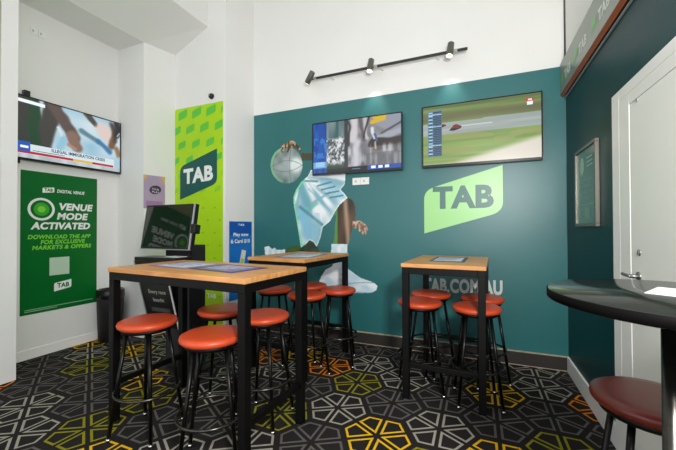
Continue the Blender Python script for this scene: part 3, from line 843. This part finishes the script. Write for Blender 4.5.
# ---------------------------------------------------------------- bar tables
def bar_table(cx, cy, rz, w, d, h, label):
    r = empty('bar_table', (cx, cy, 0), rz); tag(r, label, 'table', 'high bar tables')
    b = MB(); b.box(-w/2, -d/2, h-.030, w/2, d/2, h, M['oak']); b.build('tabletop', r, .003)
    s = .05; t = .006; bm = M['black_metal']
    b = MB()
    X0, X1, Y0, Y1 = -w/2+t, w/2-t, -d/2+t, d/2-t
    za, zb = h-.031-.05, h-.031
    b.box(X0+s, Y0, za, X1-s, Y0+s, zb, bm); b.box(X0+s, Y1-s, za, X1-s, Y1, zb, bm)
    b.box(X0, Y0, za, X0+s, Y1, zb, bm); b.box(X1-s, Y0, za, X1, Y1, zb, bm)
    b.build('top_frame', r, .003)
    for x, y in ((X0, Y0), (X1-s, Y0), (X0, Y1-s), (X1-s, Y1-s)):
        b = MB(); b.box(x, y, .012, x+s, y+s, za, bm); lg = b.build('leg', r, .003)
        b = MB(); b.box(x+.008, y+.008, 0, x+s-.008, y+s-.008, .012, M['steel']); b.build('foot_pad', lg)
    if w > d:
        for x in (X0, X1-s): b = MB(); b.box(x+.01, Y0+s, .25, x+s-.01, Y1-s, .29, bm); b.build('stretcher', r, .003)
    else:
        for y in (Y0, Y1-s): b = MB(); b.box(X0+s, y+.01, .25, X1-s, y+s-.01, .29, bm); b.build('stretcher', r, .003)
    return r
def from_corner(fx, fy, rz, w, d):          # centre from the near right corner
    c, s = math.cos(rz), math.sin(rz); return fx-w/2*c-d/2*s, fy-w/2*s+d/2*c
def table(fx, fy, deg, w, d, h, label):
    a = math.radians(deg); x, y = from_corner(fx, fy, a, w, d); return bar_table(x, y, a, w, d, h, label)
table(-1.108, 1.405, -4.0, 1.213, .60, 1.052, 'nearest and longest bar table with oak top on black square legs')
table(-1.338, 2.477, -5.9, .638, .835, 1.05, 'middle bar table with oak top in front of the basketball print')
table(.060, 2.516, -2.9, .60, .864, 1.044, 'small oak-topped bar table standing before the web address lettering')

# round table at the right
r = empty('round_table', (.467, 1.080, 0)); tag(r, 'round dark glossy table on one post beside the white door', 'table')
b = MB(); b.lathe([(.268, 1.112), (.2815, 1.118), (.2835, 1.126), (.2835, 1.138), (.2805, 1.143)], M['laminate'], 72)
o = b.build('tabletop', r)
b = MB(); b.lathe([(.283, 1.117), (.285, 1.119), (.285, 1.139), (.283, 1.141)], M['lam_edge'], 72, cap=False); b.build('edge_band', r)
b = MB(); b.lathe([(.19, 0), (.19, .008), (.17, .016), (.04, .03), (.022, .05), (.0195, .06), (.0195, 1.10)], M['ring_steel'], 32, Matrix.Translation((-.024, 0, 0))); b.build('post', r)
b = MB(); b.box(-.135, -.125, 1.098, .09, .125, 1.1115, M['black_metal']); b.build('mounting_plate', r, .002)
b = MB(); b.T = Matrix.Translation((.52, 1.09, 1.1434)) @ Matrix.Rotation(math.radians(-32), 4, 'Z')
b.box(-.105, -.07, 0, .105, .07, .0012, M['paper_green'])
tag(b.build('leaflet'), 'pale green leaflet lying on the round dark table', 'leaflet')

# ---------------------------------------------------------------- leaflets on the bar tables
nav = flat('leaflet_navy', (58, 60, 108)); vio = flat('leaflet_violet', (132, 118, 164)); sil = flat('leaflet_silver', (206, 214, 226)); gry = flat('leaflet_grey', (120, 122, 134))
def leaflet(x, y, z, deg, w, d, cols, label, title=None):
    b = MB(); b.T = Matrix.Translation((x, y, z)) @ Matrix.Rotation(math.radians(deg), 4, 'Z')
    b.box(-w/2, -d/2, 0, w/2, d/2, .0016, cols[0])
    b.rect(-w*.40, -d*.40, w*.40, d*.40, cols[1], .0021)
    for i in range(4): b.rect(-w*.34, d*(.28-.16*i), w*(.30-.06*i), d*(.34-.16*i), cols[2], .0025)
    tag(b.build('leaflet'), label, 'leaflet')
leaflet(-1.50, 1.74, 1.0525, -10, .42, .30, (nav, vio, sil), 'navy and violet betting leaflet at the right end of the near long table')
leaflet(-1.93, 1.80, 1.0525, -8, .40, .33, (vio, sil, vio), 'silver and violet betting leaflet at the left end of the near long table')
leaflet(-1.56, 2.84, 1.0505, 4, .36, .44, (gry, sil, gry), 'grey and white leaflet on the middle table')
leaflet(-.215, 3.00, 1.0445, -3, .27, .46, (nav, sil, vio), 'blue-edged leaflet on the table before the web address lettering')

# ---------------------------------------------------------------- betting terminal
k = empty('betting_terminal', (-2.563, 2.135, 0), math.radians(0)); tag(k, 'black self-service betting terminal with tilted touch screen by the left wall', 'betting terminal')
pb = M['plastic_black']; pm = M['plastic_matte']
b = MB(); b.box(-.17, .16, .02, .13, .36, 1.16, pm); b.build('cabinet', k, .006)
b = MB(); b.box(-.28, .10, 0, .24, .44, .02, pm); b.build('base_plate', k, .004)
# tilted monitor
MT = Matrix.Translation((0, 0, 1.135)) @ Matrix.Rotation(math.radians(-9.3), 4, 'X')
b = MB(); b.T = MT; b.box(-.302, 0, 0, .290, .05, .405, pb); mo = b.build('monitor', k, .006)
b = MB(); b.T = MT; b.box(.290, -.004, -.002, .297, .012, .407, M['silver']); b.box(.290, .012, 0, .300, .05, .405, pb); b.box(-.302, -.003, -.006, .290, .03, 0, M['silver']); b.build('side_trim', mo, .002)
b = MB(); b.T = MT; b.box(-.290, -.0035, .018, .278, -.0004, .390, M['black_glass']); b.build('screen', mo)
b = MB(); b.T = MT; b.box(.304, -.02, .14, .352, .045, .22, pb); b.build('card_reader', mo, .006)
b = MB(); b.T = MT; b.box(.05, .05, .02, .20, .14, .30, pm); b.box(-.04, .05, .04, .05, .08, .2, pm); b.build('monitor_arm', k, .004)
b = MB(); b.box(-.30, -.06, 1.028, .20, .14, 1.062, pb); b.build('tray', k, .006)
b = MB(); b.T = Matrix.Translation((0, -.02, 1.0625)); b.box(-.22, .02, 0, -.05, .12, .004, flat('slip_grey', (120, 126, 122))); b.box(.0, .03, 0, .16, .13, .004, M['paper']); b.build('betting_slips', k)
# sloping message board below the tray
PT = frame((-.385, .0, 1.02), (1,0,0), (0, -.20, .80))
b = MB(); b.T = PT; b.box(-.0, -.70, -.02, .40, 0, 0, pb)
bo = b.build('message_board', k, .003)
b = MB(); b.T = PT; b.box(.385, -.70, .0, .402, 0, .006, M['plastic_white']); b.build('board_edge', bo)
b = MB(); b.T = PT; b.box(.0, -.70, .0, .008, 0, .006, M['silver']); b.build('board_edge', bo)
b = MB(); b.T = SH(PT, .001)
b.text('Every race', .10, -.33, .22, .05, flat('board_lettering', (186, 190, 184)), bold=.02)
b.text('bought', .14, -.41, .14, .05, flat('board_lettering', (186, 190, 184)), bold=.02)
b.rect(.09, -.50, .33, -.46, flat('board_grey', (74, 78, 80)))
b.build('board_message', bo)

# ---------------------------------------------------------------- bin
b = empty('waste_bin', (-4.02, 2.62, 0)); tag(b, 'round black waste bin at the end of the left wall below the green poster', 'bin')
q = MB(); q.lathe([(.105, 0), (.120, .01), (.138, .52), (.138, .56)], M['plastic_matte'], 36); q.build('body', b)
q = MB(); q.lathe([(.140, .50), (.144, .505), (.144, .59), (.132, .605), (.112, .60), (.110, .57)], M['plastic_black'], 36, cap=False); q.build('rim', b)
q = MB(); q.lathe([(.110, .572), (.01, .574)], flat('bin_inner', (60, 60, 62)), 30); q.build('liner', b)

# ---------------------------------------------------------------- light
def area(name, loc, rot, sx, sy, e, col=(1,1,1)):
    l = bpy.data.lights.new(name, 'AREA'); l.shape = 'RECTANGLE'; l.size = sx; l.size_y = sy; l.energy = e; l.color = col
    o = bpy.data.objects.new(name, l); COL.objects.link(o); o.location = loc; o.rotation_euler = rot; return o
area('ceiling_light_panel', (-1.4, .8, 4.5), (0, 0, 0), 2.8, 2.4, 10, (1, .99, .975))
kl = area('lamp_behind', (.50, -.15, 2.02), (0, 0, 0), .26, .26, 78, (1, .98, .95))
kl.rotation_euler = (Vector((-1.0, 3.4, 1.4))-kl.location).to_track_quat('-Z', 'Y').to_euler()
for x in (-1.055, -.232):
    s = bpy.data.lights.new('track_spot', 'SPOT'); s.energy = 9; s.spot_size = math.radians(58); s.spot_blend = .9; s.shadow_soft_size = .03; s.color = (1, .95, .86)
    o = bpy.data.objects.new('track_spot', s); COL.objects.link(o); o.location = (x, YB-.175, 3.0); o.rotation_euler = (math.radians(24), 0, 0)
w = bpy.data.worlds.new('world'); SC.world = w; w.use_nodes = True
bg = w.node_tree.nodes['Background']; bg.inputs[0].default_value = (.93, .96, 1, 1); bg.inputs[1].default_value = 1.45
SC.view_settings.view_transform = 'Standard'; SC.view_settings.look = 'None'; SC.view_settings.gamma = 1
SC.view_settings.exposure = 0.12
SC.view_settings.use_curve_mapping = False
